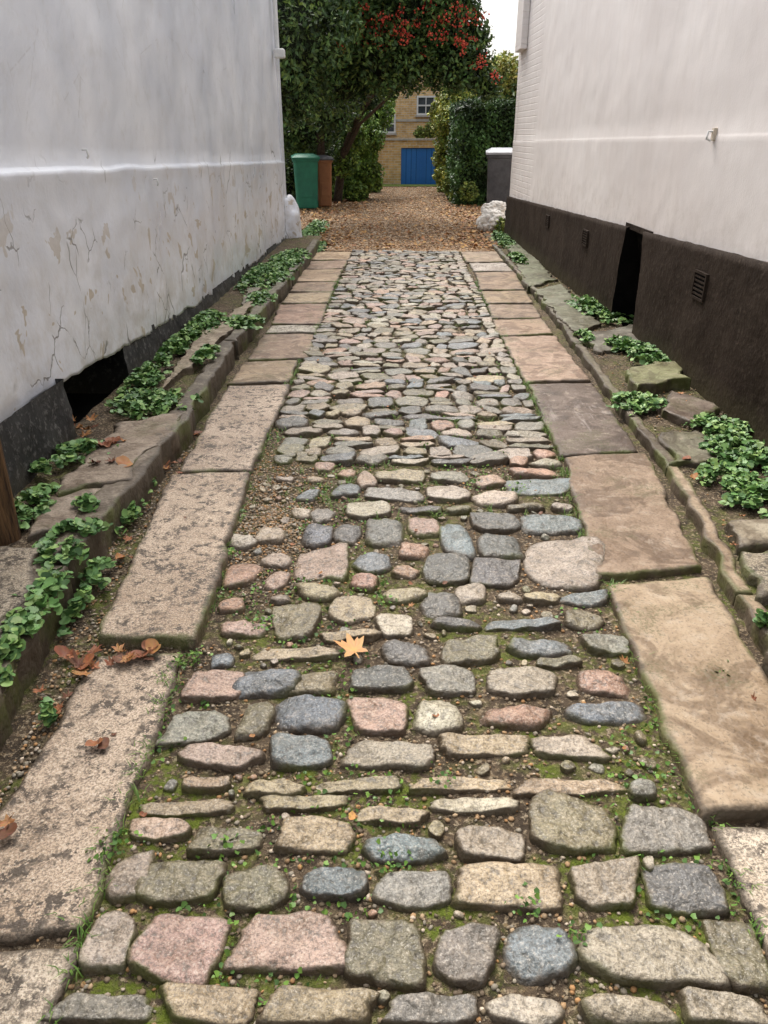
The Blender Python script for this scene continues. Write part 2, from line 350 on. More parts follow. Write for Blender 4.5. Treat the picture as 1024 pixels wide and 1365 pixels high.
def gs(pts,z,col,mat=None,**k):
    slab('granite_paving_slab' if (mat or MGR)==MGR else 'sandstone_paving_slab',PG(pts,z),z,.10,mat or MGR,col,irr=.010,amp=.008,**k)
gs([(-75,1268),(106,1258),(50,1420),(-200,1420)],.022,GRL)
gs([(130,872),(245,870),(114,1243),(-108,1250)],.022,GRC)
gs([(228,632),(333,627),(263,850),(126,846)],.05,GRC)
gs([(303,514),(388,511),(336,624),(238,628)],.035,(.5,.39,.295))
for pts,c,mt in [([(325,481),(399,479),(386,508),(303,511)],BR,MSA),([(350,445),(420,445),(412,477),(330,479)],BR,MSA),([(362,433),(425,433),(421,443),(353,443)],(.58,.51,.44),MGR),
 ([(372,405),(437,404),(428,431),(362,431)],BR,MSA),([(385,390),(443,389),(438,403),(376,403)],TN,MSA),([(394,376),(449,375),(443,388),(386,388)],BR,MSA),
 ([(403,359),(457,359),(450,374),(395,374)],TN,MSA),([(411,347),(464,347),(458,358),(404,358)],BR,MSA),([(420,335),(470,335),(465,346),(412,346)],TN,MSA)]: gs(pts,.028,jc(c,.08),mt)
gs([(946,1098),(1062,1100),(1160,1300),(1036,1300)],.028,GRL)
gs([(1040,1306),(1165,1306),(1230,1420),(1095,1420)],.028,GRL)
gs([(806,776),(944,765),(1128,1078),(936,1082)],.035,(.40,.305,.205),MSA,tilt=-.012)
gs([(750,609),(862,601),(938,757),(793,768)],.032,(.31,.225,.155),MSA)
gs([(706,511),(790,509),(852,599),(745,607)],.03,(.165,.125,.10),MSW)
for pts,c,mt in [([(668,449),(741,447),(787,505),(700,508)],TN,MSA),([(656,426),(724,424),(738,444),(664,447)],BR,MSA),([(650,406),(712,405),(722,422),(656,424)],BR,MSA),
 ([(641,388),(701,387),(711,403),(648,404)],BR,MSA),([(633,363),(687,362),(699,385),(640,386)],BR,MSA),([(625,350),(673,350),(685,361),(632,361)],(.52,.45,.38),MGR),([(614,335),(663,335),(673,348),(622,349)],TN,MSA)]: gs(pts,.028,jc(c,.08),mt)
# ---------------- verges and kerbs ----------------
def ledge(name,xa,xb,y0,y1,z,amp=.012):
    V,F=grid(lambda u,y:(xa(y)+(xb(y)-xa(y))*u,y,z(y)+amp*nz(u*4,y*5,7)+.006*nz(u*14,y*16)),lin(0,1,20),lin(y0,y1,int((y1-y0)/.04)))
    mk(name,V,F,MSOIL)
KL=sorted([(G(x,y,.14)[1],G(x,y,.14)[0]) for x,y in [(0,975),(100,730),(258,548),(290,490),(415,338)]]+[(-.6,-1.0),(13.0,-1.16)])
kl=lambda y:interp(y,KL)
ledge('verge_soil',lambda y:-1.72,lambda y:kl(y)-.04,-.6,12.4,lambda y:.115)
y=-.6; segs=[1.5,2.45,G(258,548,.14)[1]]
for y2 in [1.0,2.35,segs[2],5.6,7.0,8.6,10.2,11.7]:
    dx=0 if y2<=segs[2] else -.02
    w=.13 if y2<=segs[2] else .10
    slab('stone_kerb',[(kl(y2)-w+dx,y2-.012),(kl(y2)+dx,y2-.012),(kl(y)+dx,y),(kl(y)-w+dx,y)],.145,.2,MSA,jc((.17,.15,.11),.1),irr=.013,amp=.012); y=y2
KRp=[(660,330),(740,420),(840,560),(890,620),(1010,838)]
KR=sorted([(G(x,y,.06)[1],G(x,y,.06)[0]) for x,y in KRp]+[(-.6,1.12),(13.4,1.33)]); kr=lambda y:interp(y,KR)
ledge('verge_soil',lambda y:kr(y)+.03,lambda y:xr(y)+.02,-.6,13.4,lambda y:.045)
y=-.6
for y2 in [1.1,2.32,G(890,620,.06)[1],4.6,5.9,7.3,8.8,10.3,11.9]:
    c=(.38,.29,.2) if 2.3<y2<3.7 else jc((.19,.16,.12),.1)
    slab('stone_kerb',[(kr(y2),y2-.012),(kr(y2)+.06,y2-.012),(kr(y)+.06,y),(kr(y),y)],.062,.15,MSA,c,irr=.010,amp=.006); y=y2
def fl(pts,z,c,mt=MSA): slab('verge_flagstone',PG(pts,z),z,.09,mt,tuple(v*1.2 for v in c),irr=.025,amp=.014)
fl([(262,452),(345,392),(318,430),(208,525)],.16,(.30,.25,.18)); 
fl([(330,385),(398,338),(385,352),(322,408)],.15,(.2,.18,.14))
fl([(165,560),(250,550),(165,640),(70,655)],.15,(.25,.2,.15)); fl([(60,660),(160,645),(96,700),(30,715)],.145,(.27,.22,.17))
fl([(-60,735),(66,725),(0,850),(-190,880)],.15,(.32,.27,.2),MGR)
fl([(672,320),(690,318),(740,372),(705,382)],.075,(.15,.16,.10)); fl([(712,386),(748,378),(802,432),(765,442)],.08,(.17,.175,.12))
fl([(770,446),(850,432),(872,452),(800,468)],.08,(.15,.14,.11)); fl([(835,488),(905,480),(915,505),(850,512)],.12,(.2,.2,.10))
fl([(895,520),(960,540),(930,560),(880,550)],.09,(.18,.14,.11)); fl([(885,578),(935,575),(975,610),(905,618)],.08,(.16,.15,.10))
fl([(965,695),(1035,690),(1050,716),(985,722)],.09,(.3,.26,.19)); fl([(985,735),(1060,730),(1100,790),(1015,790)],.09,(.30,.26,.19),MGR)
fl([(1020,830),(1110,820),(1180,930),(1075,950)],.08,(.2,.18,.13))
# ---------------- left building ----------------
LB=empty('white_painted_building')
zb=[(3.0,.38),(3.7,.38),(5.2,.29),(7,.2),(11.8,.12),(12.4,.12)]
def ridge(y): return 1.36-.2*(y-3.3)/8.5
LYE=12.3
def lwf(y,t):
    z0=interp(y,zb)+.03*nz(y*3,1)+.018*nz(y*11,4)
    rz=ridge(y)+.010*nz(y*2,9)
    if t<=.5: z=z0+(rz-z0)*t/.5
    elif t<=.54: z=rz+(t-.5)/.04*.022
    else: z=rz+.022+(t-.54)/.46*(4.3-rz-.022)
    off=.0
    if t<=.5: off=.016+.006*min(1,max(0,(t-.46)/.03))
    elif t<.54: off=.016*(1-(t-.5)/.04)
    off+=.020*nz(y*.9,z*1.1,2)+.005*nz(y*3.3,z*3.5,5)
    if t<.5: off+=.004*nz(y*9,z*9,5)
    return (-1.72+off,y,z)
ts=lin(0,.5,50)+[.505,.515,.525,.54]+lin(.555,1,50)
V,F=grid(lwf,lin(-1.5,LYE,300),ts)
F=[f[::-1] for f in F]
n=300; b=len(V); V+=[(-1.9,V[i][1],V[i][2]+.01) for i in range(n)]; F+=[(i,i+1,b+i+1,b+i) for i in range(n-1)]
mk('rendered_wall',V,F,MLW,parent=LB)
boxm('far_end_wall',-8,-1.70,LYE-.25,LYE+.005,0,4.3,MLW,LB); boxm('near_end_wall',-8,-1.75,-1.75,-1.5,0,4.3,MLW,LB); boxm('back_wall',-8.2,-8.0,-1.5,LYE,0,4.3,MLW,LB)
boxm('roof',-8.1,-1.72,-1.6,LYE+.05,4.3,4.4,simple('slate',(.06,.06,.07),(.1,.1,.11)),LB)
def plinthL(y0,y1,off):
    us=lin(y0,y1,max(8,int((y1-y0)/.05)))
    def fn(y,t):
        z=-.02+t*(interp(y,zb)+.06); return (-1.72+off+.03*(1-t)+.012*nz(y*6,z*8,3)+.01*nz(y*17,z*17,3),y,z)
    V,F=grid(fn,us,lin(0,1,12)); F=[f[::-1] for f in F]
    for e in(0,len(us)-1):
        ids=[j*len(us)+e for j in range(12)]; b=len(V); V+=[(-2.2,V[i][1],V[i][2]) for i in ids]
        F+=[(ids[j],ids[j+1],b+j+1,b+j) for j in range(11)]
    mk('black_plinth',V,F,MTL,parent=LB)
plinthL(-1.5,3.66,.06); plinthL(4.66,LYE,.012)
boxm('vent_recess',-2.35,-1.78,3.5,4.8,-.02,.03,MBLK,LB); boxm('vent_recess_back',-2.4,-2.2,3.4,4.9,.0,.8,MBLK,LB); boxm('vent_recess_top',-2.35,-1.80,3.5,4.8,.46,.55,MBLK,LB)
MWH=simple('white_gloss',(.65,.65,.64),(.75,.74,.72),20,.4)
def tube(name,pts,rad,mat,parent=None,res=8):
    cu=bpy.data.curves.new(name,'CURVE'); cu.dimensions='3D'; cu.bevel_depth=rad; cu.bevel_resolution=3; cu.use_fill_caps=True
    sp=cu.splines.new('POLY'); sp.points.add(len(pts)-1)
    for p,q in zip(sp.points,pts): p.co=(*q,1)
    o=bpy.data.objects.new(name,cu); S.collection.objects.link(o); cu.materials.append(mat)
    if parent:o.parent=parent
    return o
for px,py in[(110,205),(205,243)]:
    y,z=WL(px,py); tube('wall_hook',[(-1.70,y,z+.02),(-1.675,y,z+.02),(-1.67,y,z-.01),(-1.68,y+.008,z-.02)],.006,MWH,LB)
y,z=WL(366,72); boxm('pipe_bracket',-1.70,-1.56,y-.08,y+.06,z-.05,z+.06,MWH,LB,.02); tube('overflow_pipe',[(-1.66,y,z),(-1.66,y,z+1.2)],.03,MWH,LB)
# ---------------- right building ----------------
RB=empty('white_painted_building')
RYE=13.15
def pt(y): return .90-.275*(y-4.2)/9.0+.0
def rwf(y,t):
    z0=pt(y)+.008*nz(y*4,1)
    rz=1.5-.01*(y-4)
    if t<.3: z=z0+(rz-z0)*t/.3
    elif t<=.33: z=rz+(t-.3)/.03*.02
    else: z=rz+.02+(t-.33)/.67*(4.3-rz-.02)
    off=.005 if t<=.3 else max(0,.005*(1-(t-.3)/.03))
    off+=.014*nz(y*.8,z*.9,12)+.003*nz(y*4,z*4,15)
    return (xr(y)-off,y,z)
V,F=grid(rwf,lin(-1.5,RYE,260),lin(0,.3,24)+[.31,.32,.33]+lin(.36,1,40))
mk('rendered_wall',V,F,MRW,parent=RB)
boxm('far_end_wall',xr(RYE)+.01,8,RYE-.25,RYE+.005,0,4.3,MRW,RB); boxm('near_end_wall',2.1,8,-1.75,-1.5,0,4.3,MRW,RB); boxm('back_wall',8,8.2,-1.5,RYE,0,4.3,MRW,RB); boxm('roof',1.98,8.1,-1.6,RYE+.05,4.3,4.4,simple('slate2',(.06,.06,.07),(.1,.1,.11)),RB)
NY0=WR(859,380)[0]; NY1=WR(826,380)[0]
def plinthR(y0,y1,s0=0,s1=0):
    us=lin(0,1,max(10,int((y1-y0)/.06)))
    def fn(u,t):
        tt=t*t; ya=y0+s0*tt; yb=y1+s1*tt; y=ya+(yb-ya)*u
        z=-.02+t*(pt(y)+.02+.006*nz(y*7,3)); return (xr(y)-.035-.012*(1-t)+.008*nz(y*3,z*4,3)+.004*nz(y*15,z*15,3),y,z)
    N=22; V,F=grid(fn,us,lin(0,1,N)); n=len(us)
    ids=[(N-1)*n+i for i in range(n)]; b=len(V); V+=[(V[i][0]+.08,V[i][1],V[i][2]+.004) for i in ids]; F+=[(ids[i],ids[i+1],b+i+1,b+i) for i in range(n-1)]
    k0=len(F)
    for e in(0,n-1):
        ids=[j*n+e for j in range(N)]; b=len(V); V+=[V[i] for i in ids]; c=len(V); V+=[(V[i][0]+.35,V[i][1],V[i][2]) for i in ids]
        F+=[(b+j,b+j+1,c+j+1,c+j) for j in range(N-1)]
    o=mk('bitumen_plinth',V,F,MTR,parent=RB); o.data.materials.append(MBLK)
    for p in o.data.polygons[k0:]: p.material_index=1  # end returns coloured near-black so the recess reads as deep shade
plinthR(-1.5,NY0,0,.10); plinthR(NY1,RYE,-.10,0)
xx=xr(NY0); z1=pt(NY0)
V=[(xx+.33,NY0-.1,-.02),(xx+.33,NY1+.1,-.02),(xx+.02,NY1+.1,z1),(xx+.02,NY0-.1,z1)]
mk('recess_back',V,[(0,1,2,3)],MBLK,smooth=False,parent=RB)
boxm('recess_lintel',xx-.02,xx+.3,NY0-.05,NY1+.05,z1-.03,z1+.012,MTR,RB)
def vent(px,py,w,h):
    y,z=WR(px,py); x=xr(y)-.04
    E=empty('air_vent'); E.parent=RB
    boxm('frame_top',x-.012,x+.02,y-w/2,y+w/2,z+h/2-.015,z+h/2,MTR,E); boxm('frame_bottom',x-.012,x+.02,y-w/2,y+w/2,z-h/2,z-h/2+.015,MTR,E)
    boxm('frame_near',x-.012,x+.02,y-w/2,y-w/2+.015,z-h/2+.015,z+h/2-.015,MTR,E); boxm('frame_far',x-.012,x+.02,y+w/2-.015,y+w/2,z-h/2+.015,z+h/2-.015,MTR,E)
    boxm('hole',x-.002,x+.02,y-w/2+.015,y+w/2-.015,z-h/2+.015,z+h/2-.015,MBLK,E)
    k=5
    for i in range(k):
        zz=z-h/2+.02+(h-.04)*(i+.5)/k; boxm('slat',x-.009,x+.01,y-w/2+.015,y+w/2-.015,zz-.006,zz+.004,MTR,E)
vent(942,381,.21,.17); vent(786,317,.21,.15); vent(735,295,.2,.14)
y,z=WR(955,180); tube('wall_hook',[(xr(y),y,z+.02),(xr(y)-.05,y,z+.02),(xr(y)-.055,y,z-.02),(xr(y)-.03,y,z-.03)],.007,MWH,RB); boxm('hook_plate',xr(y)-.025,xr(y),y-.02,y+.02,z-.03,z+.04,simple('aged_plaster',(.5,.42,.33),(.62,.55,.45)),RB,.004)
y,z=WR(698,68); boxm('sign_bracket_board',xr(y)-.09,xr(y),y-.35,y+.25,z,z+1.2,MRW,RB,.01)
# ---------------- small stone/white things ----------------
def lump(name,c,r,mat,amp=.15,seed=0,parent=None,crease=0,sub=4):
    import bmesh
    bm=bmesh.new(); bmesh.ops.create_icosphere(bm,subdivisions=sub,radius=1)
    for v in bm.verts:
        k=1+amp*noise.noise(v.co*1.6+Vector((seed,0,0)))
        if crease: k-=crease*(1-abs(noise.noise(v.co*3.2+Vector((seed,4,0)))*2.2))**3 if abs(noise.noise(v.co*3.2+Vector((seed,4,0)))*2.2)<1 else 0
        v.co=Vector((c[0]+v.co.x*r[0]*k,c[1]+v.co.y*r[1]*k,c[2]+v.co.z*r[2]*k))
    me=bpy.data.meshes.new(name); bm.to_mesh(me); bm.free(); me.materials.append(mat); me.polygons.foreach_set('use_smooth',[True]*len(me.polygons))
    o=bpy.data.objects.new(name,me); S.collection.objects.link(o)
    if parent:o.parent=parent
    return o
lump('spur_stone',(-1.70,12.25,.25),(.22,.2,.42),MLW,.3,3)
ws=empty('white_rubble_bag'); MBG=simple('woven_white_sack',(.62,.58,.52),(.76,.72,.66),5,.6,.3,.02,12)
lump('sack_body',(1.55,13.9,.18),(.25,.22,.21),MBG,.25,8,ws,.22,5); lump('sack_fold',(1.60,14.05,.37),(.21,.18,.13),MBG,.3,18,ws,.25,5)
X,Yp=G(6,716,.13); PR=.066
V,F=grid(lambda a,z:(X-.012+PR*math.cos(a)*(1+.25*nz(math.cos(a)*2,math.sin(a)*2,z)) ,Yp+PR*math.sin(a)*(1+.25*nz(math.cos(a)*2,math.sin(a)*2,z+5)),z),lin(0,2*math.pi,28),lin(.0,1.1,50)); b=len(V); V.append((X-.012,Yp,1.12)); F+=[(49*28+i,49*28+i+1,b) for i in range(27)]
m=NT('weathered_timber',.8,.2); nn=m.noise(16,3,.7,0,m.map((4,4,.4))); c=m.mix(m.step(nn,.35,.65),(.04,.025,.016),(.17,.095,.045)); m.bump(nn,.8,.02); mk('timber_post',V,F,m.col(c))
# ---------------- pebbles ----------------
ico=[];t=(1+5**.5)/2
for a,b in((1,t),(-1,t),(1,-t),(-1,-t)): ico+=[(0,a,b),(a,b,0),(b,0,a)]
ico=np.array(ico)/math.sqrt(1+t*t)
from itertools import combinations
dd=lambda i,j:np.linalg.norm(ico[i]-ico[j])
el=min(dd(0,j) for j in range(1,12)); IF=[]
for i,j,k in combinations(range(12),3):
    if abs(dd(i,j)-el)<.01 and abs(dd(j,k)-el)<.01 and abs(dd(i,k)-el)<.01:
        nrm=np.cross(ico[j]-ico[i],ico[k]-ico[i]); IF.append((i,j,k) if np.dot(nrm,ico[i])>0 else (i,k,j))
IF=np.array(IF)
def pebbles(name,P,smin,smax,cols,mat=MPEB,flat=.6,smooth=True):
    n=len(P); P=np.array(P); s=rng.uniform(smin,smax,n); ang=rng.uniform(0,6.28,n)
    sc=np.stack([s,s*rng.uniform(.6,1,n),s*flat*rng.uniform(.7,1.1,n)],1)
    v=ico[None]*sc[:,None]*(1+rng.uniform(-.18,.18,(n,12,1)))
    ca,sa=np.cos(ang)[:,None],np.sin(ang)[:,None]
    x=v[:,:,0]*ca-v[:,:,1]*sa; y=v[:,:,0]*sa+v[:,:,1]*ca
    V=np.stack([x,y,v[:,:,2]],2)+P[:,None]
    F=(IF[None]+(np.arange(n)*12)[:,None,None]).reshape(-1,3)
    cc=np.array(cols)[rng.integers(0,len(cols),n)]*rng.uniform(.7,1.25,(n,1)); C=np.repeat(cc,12,0)
    return mk(name,V.reshape(-1,3),F,mat,C,smooth=smooth)
PC=[(.33,.21,.11),(.39,.28,.17),(.22,.165,.11),(.46,.38,.29),(.18,.14,.09),(.27,.235,.18),(.38,.21,.09)]
P=[]
while len(P)<15000:
    y=.6+10.8*random.random()**1.5; x=random.uniform(cl(y)-.12,cr(y)+.1); 
    if nz(x*2.5,y*2.5,4)<random.uniform(-.7,.3): continue
    P.append((x,y,bedz(x,y)+.002))
for _ in range(4200):
    px,py=G(random.gauss(362,40),random.gauss(690,48)); 
    if px>cl(py)+.0: P.append((px,py,bedz(px,py)+random.uniform(0,.006)))
for _ in range(2500):
    y=random.uniform(.5,4); a=kl(y)+.0; b=cl(y)-.2; P.append((random.uniform(min(a,b-.1),b),y,.006))
for _ in range(1500):
    y=random.uniform(2,9); P.append((random.uniform(kr(y)+.08,xr(y)-.02),y,.055))
pebbles('loose_pebbles',P,.003,.0085,PC)
P=[]
for _ in range(26000):
    y=11.45+15.5*random.random()**1.6; x=random.uniform(-2.3,2.2); P.append((x,y,.012+.02*nz(x*1.3,y*1.3)))
pebbles('gravel_stones',P,.010,.026,[(.38,.26,.155),(.31,.185,.095),(.46,.36,.25),(.25,.15,.085),(.41,.245,.115)])
# ---------------- ground-cover plants ----------------
def leaves(name,P,size,cols,k=9,scal=.12,cup=.25,tilt=.5,mat=MLEAF,parent=None):
    n=len(P); P=np.array(P); s=rng.uniform(size[0],size[1],n)
    a=np.linspace(0,2*np.pi,k,endpoint=False); r=np.ones(k)*(1+scal*np.cos(a*4)); r[0]*=.35
    tm=np.concatenate([[[0.05,0,0]],np.stack([np.cos(a)*r,np.sin(a)*r,cup*r*r*(.6+.4*np.cos(2*a))],1)])
    yaw=rng.uniform(0,6.28,n); tl=rng.normal(0,tilt,n); tl2=rng.normal(0,tilt,n)
    v=np.repeat(tm[None],n,0)*s[:,None,None]
    c,d=np.cos(tl)[:,None],np.sin(tl)[:,None]; x=v[:,:,0]*c+v[:,:,2]*d; z=-v[:,:,0]*d+v[:,:,2]*c; y=v[:,:,1]
    c,d=np.cos(tl2)[:,None],np.sin(tl2)[:,None]; y,z=y*c-z*d,y*d+z*c
    c,d=np.cos(yaw)[:,None],np.sin(yaw)[:,None]; x,y=x*c-y*d,x*d+y*c
    V=np.stack([x,y,z],2)+P[:,None]; K=k+1
    f=np.array([(0,1+i,1+(i+1)%k) for i in range(k)]); F=(f[None]+(np.arange(n)*K)[:,None,None]).reshape(-1,3)
    cc=np.array(cols)[rng.integers(0,len(cols),n)]*rng.uniform(.7,1.3,(n,1))
    return mk(name,V.reshape(-1,3),F,mat,np.repeat(cc,K,0),parent=parent)
GC=[(.12,.24,.07),(.165,.295,.085),(.08,.17,.055),(.22,.34,.10)]
def patch(px,py,rx,ry,z,dens=1.0,hgt=.055,size=(.014,.028)):
    (x0,_),(x1,_)=G(px-rx,py,z),G(px+rx,py,z); ya=G(px,py-ry*.8,z)[1]; yb=G(px,py+ry,z)[1]
    cx,cy=(x0+x1)/2,(ya+yb)/2; RX=(x1-x0)/2; RY=(ya-yb)/2; n=int(min(2200,dens*3.14*RX*RY*6500))+14; P=[]; ct=0
    while len(P)<n and ct<n*30:
        ct+=1
        u,v=random.gauss(0,.55),random.gauss(0,.55); q=u*u+v*v
        if q>1.6: continue
        x=cx+u*RX;y=cy+v*RY
        if nz(x*11,y*11,2)<-.16+.25*q: continue
        if x<-1.64: continue
        P.append((x,y,z+hgt*(1-q*.6)*random.uniform(.1,1)+.006))
    leaves('ground_ivy_plant',P,size,GC,tilt=.4)
for a in [(385,347,22,16,.13),(352,368,34,20,.13),(345,400,18,10,.13),(325,432,26,10,.13),(255,435,42,22,.13),(222,462,36,24,.13),(276,474,14,11,.16),(185,505,30,26,.13),(200,540,54,22,.13),
 (110,605,36,16,.14),(62,628,18,15,.14),(42,680,26,36,.13),(118,676,16,12,.14),(95,725,34,38,.13),(55,800,30,44,.13),(10,870,38,54,.13),(118,805,16,40,.02),(130,765,14,20,.02),(178,690,12,26,.02),(72,950,12,20,.02),(195,655,10,16,.02),
 (800,412,32,20,.07),(862,475,24,22,.07),(850,540,36,14,.06),(830,462,22,10,.06),(780,452,10,10,.06),(960,575,40,22,.06),(990,610,46,40,.06),(1005,660,44,44,.06),(965,640,30,24,.06),(1015,840,14,14,.06),(672,320,12,12,.05),(690,345,10,8,.06),(415,308,20,16,.02),(400,320,20,12,.05),(425,330,10,8,.02)]:
    patch(*a,dens=.8 if a[1]>480 else .6,size=(.009,.021) if a[1]>480 else (.014,.026))
P=[]
tries=0
while len(P)<2600 and tries<60000:
    tries+=1
    y=.7+8.5*random.random()**1.3; x=random.uniform(cl(y)-.03,cr(y)+.03)
    if nz(x*1.9,y*1.9,11)<.12 or not clear(x,y,-.004): continue
    P.append((x,y,random.uniform(.006,.02)))
for px,py in [(300,1135),(345,843),(515,808),(565,600),(632,650),(305,745),(262,880),(320,692),(708,1218),(770,1255),(520,1155),(690,655),(670,610),(150,1145),(590,1045),(955,905),(300,745),(285,800),(255,890),(160,1130)]:
    x,y=G(px,py)
    for _ in range(30): P.append((x+random.gauss(0,.022),y+random.gauss(0,.018),random.uniform(.012,.04)))
leaves('joint_weeds',P,(.003,.0085),[(.11,.22,.04),(.16,.28,.05),(.08,.16,.04)],k=6,tilt=.6)
V=[];F=[];C=[]
for _ in range(1500):
    if random.random()<.55:
        y=random.uniform(2.8,9); x=random.uniform(cl(y),cr(y))
        if nz(x*1.7,y*1.7,31)<.05: continue
    else: y=random.uniform(.8,9); x=random.choice([cl(y)-.005,cr(y)+.005])+random.gauss(0,.012)
    if not clear(x,y,-.006): continue
    for _ in range(9):
        a=random.uniform(0,6.28);l=random.uniform(.015,.045);b=len(V);bx=x+random.gauss(0,.01);by=y+random.gauss(0,.01)
        dx,dy=math.cos(a),math.sin(a);w=.0014
        V+=[(bx-dy*w,by+dx*w,0),(bx+dy*w,by-dx*w,0),(bx+dx*l*.4+dy*w,by+dy*l*.4-dx*w,l*.7),(bx+dx*l*.4-dy*w,by+dy*l*.4+dx*w,l*.7),(bx+dx*l,by+dy*l,l*.8)]
        F+=[(b,b+1,b+2,b+3),(b+3,b+2,b+4)]; c=random.choice([(.12,.22,.04),(.17,.25,.06),(.09,.17,.03)]); C+=[c]*5
mk('grass_blades',V,F,MLEAF,C)
# ---------------- fallen leaves ----------------
def dryleaf(name,x,y,z,s,rot,col,curl,maple=True,tiltv=.1,n_=1):
    lob=[(0,.35),(18,.42),(32,.62),(45,1.0),(55,.72),(62,.78),(72,.55),(84,.9),(90,1.15),(97,.88),(108,.55),(118,.78),(125,.72),(135,1.0),(148,.62),(162,.42),(180,.35),(200,.5),(215,.62),(235,.4),(262,.22),(268,.75),(272,.75),(278,.22),(305,.4),(325,.62),(340,.5)] if maple else [(i*20,.55+.45*abs(math.cos(math.radians(i*20)))) for i in range(18)]
    V=[(0,0,0)];sd=random.uniform(0,99)
    for q in(.5,1.0):
        for a,r in lob:
            a=math.radians(a); r*=q*random.uniform(.95,1.05); V.append((r*math.cos(a),r*math.sin(a),curl*r*r*(.6+.8*nz(a*.8,sd))+curl*.4*nz(r*3,a*2,sd)))
    k=len(lob); F=[(0,1+i,1+(i+1)%k) for i in range(k)]+[(1+i,1+k+i,1+k+(i+1)%k,1+(i+1)%k) for i in range(k)]
    c,sn=math.cos(rot),math.sin(rot); tx=random.uniform(-tiltv,tiltv);ty=random.uniform(-tiltv,tiltv); mz=min(v[2]+tx*v[0]+ty*v[1] for v in V)
    V2=[(x+s*(a*c-b*sn),y+s*(a*sn+b*c),z+s*(d+tx*a+ty*b-mz*.8)+.002) for a,b,d in V]
    return V2,F,[tuple(ch*random.uniform(.85,1.15) for ch in col) for _ in V2]
x,y=G(472,868,.03); V,F,C=dryleaf('l',x,y,.032,.074,.35,(.60,.32,.13),.25); mk('plane_tree_leaf',V,F,MDRY,C)
AV=[];AF=[];AC=[]
def addleaf(*a,**k):
    V,F,C=dryleaf('l',*a,**k); b=len(AV); AV.extend(V); AF.extend([tuple(i+b for i in f) for f in F]); AC.extend(C)
BRN=[(.24,.09,.045),(.32,.125,.055),(.16,.07,.04),(.38,.18,.07)]
def scatter(px,py,sx,sy,n,z,s=(.025,.05)):
    for _ in range(n):
        x,y=G(random.gauss(px,sx),random.gauss(py,sy),z); addleaf(x,y,z+random.uniform(0,.010),random.uniform(*s),random.uniform(0,6.28),random.choice(BRN),random.uniform(.3,.9),maple=random.random()<.7,tiltv=.3)
scatter(140,884,36,10,20,.02,(.018,.038));scatter(205,872,16,5,6,.03,(.018,.034));scatter(120,570,30,10,9,.14,(.025,.045));scatter(145,590,18,5,4,.15,(.025,.045));scatter(225,620,12,8,8,.02);scatter(150,620,12,5,3,.15)
scatter(125,990,8,8,2,.03,(.02,.03));scatter(70,950,12,12,5,.02,(.02,.035));scatter(8,1112,6,8,2,.03,(.02,.03));scatter(835,885,5,3,1,.03,(.02,.025));scatter(550,812,5,2,1,.03,(.015,.02))
scatter(248,694,2,2,1,.055,(.012,.014));scatter(930,620,6,8,2,.07,(.02,.03));scatter(1005,937,3,3,1,.04,(.012,.018));scatter(170,700,12,30,9,.01,(.02,.03));scatter(235,600,15,25,8,.01,(.02,.035));scatter(905,545,10,10,5,.07);scatter(690,320,10,10,5,.05);scatter(960,690,25,30,6,.07,(.012,.022))
for _ in range(110):
    y=random.uniform(1.2,11); x=random.uniform(cl(y)-.2,cr(y)+.2); addleaf(x,y,.022,random.uniform(.006,.013),random.uniform(0,6.28),random.choice(BRN+[(.5,.27,.08)]),.5,maple=False,tiltv=.3)
for _ in range(1800):
    y=11.6+10*random.random()**1.5; side=random.random()
    x=random.gauss(-1.5,.4) if side<.35 else (random.gauss(1.4,.3) if side<.7 else random.uniform(-1.8,1.8)); addleaf(x,y,.03,random.uniform(.02,.04),random.uniform(0,6.28),random.choice([(.38,.19,.075),(.28,.13,.055),(.5,.3,.11),(.44,.24,.09)]),.6,maple=False,tiltv=.4)
mk('fallen_leaves',AV,AF,MDRY,AC)
# ---------------- trees, hedge ----------------
def blobs_points(blobs,n,shell=.55):
    w=np.array([b[3]**2 for b in blobs]); w=w/w.sum(); idx=rng.choice(len(blobs),n,p=w)
    B=np.array([(b[0],b[1],b[2],b[3]) for b in blobs])[idx]
    d=rng.normal(size=(n,3)); d/=np.linalg.norm(d,axis=1)[:,None]
    rr=shell+(1.08-shell)*rng.random(n)**.6
    lump=np.array([noise.noise(Vector(x)*2.3) for x in (d+B[:,:3]).tolist()])
    P=B[:,:3]+d*(B[:,3]*rr*(1+.35*lump))[:,None]
    return P,rr,lump
def foliage(name,P,size,cols,parent,shade=None,mat=MTREE):
    n=len(P); s=rng.uniform(*size,n)
    a=rng.normal(size=(n,3)); a/=np.linalg.norm(a,axis=1)[:,None]; b=rng.normal(size=(n,3)); b=np.cross(a,b); b/=np.linalg.norm(b,axis=1)[:,None]; c=np.cross(a,b)
    s=s[:,None]; V=np.stack([P-a*s,P+b*s*.5+c*s*.15,P+a*s,P-b*s*.5+c*s*.15],1).reshape(-1,3)
    F=np.arange(n*4).reshape(-1,4)
    cc=np.array(cols)[rng.integers(0,len(cols),n)]*rng.uniform(.6,1.35,(n,1))
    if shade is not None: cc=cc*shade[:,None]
    return mk(name,V,F,mat,np.repeat(cc,4,0),smooth=False,parent=parent)
def branch(name,pts,r0,r1,mat,parent):
    V=[];F=[];N=8
    for i,p in enumerate(pts):
        r=r0+(r1-r0)*i/(len(pts)-1)
        for k in range(N):
            a=2*math.pi*k/N; V.append((p[0]+r*math.cos(a)*(1+.2*nz(k,i)),p[1]+r*math.sin(a),p[2]))
    for i in range(len(pts)-1):
        for k in range(N): F.append((i*N+k,i*N+(k+1)%N,(i+1)*N+(k+1)%N,(i+1)*N+k))
    mk(name,V,F,mat,parent=parent)
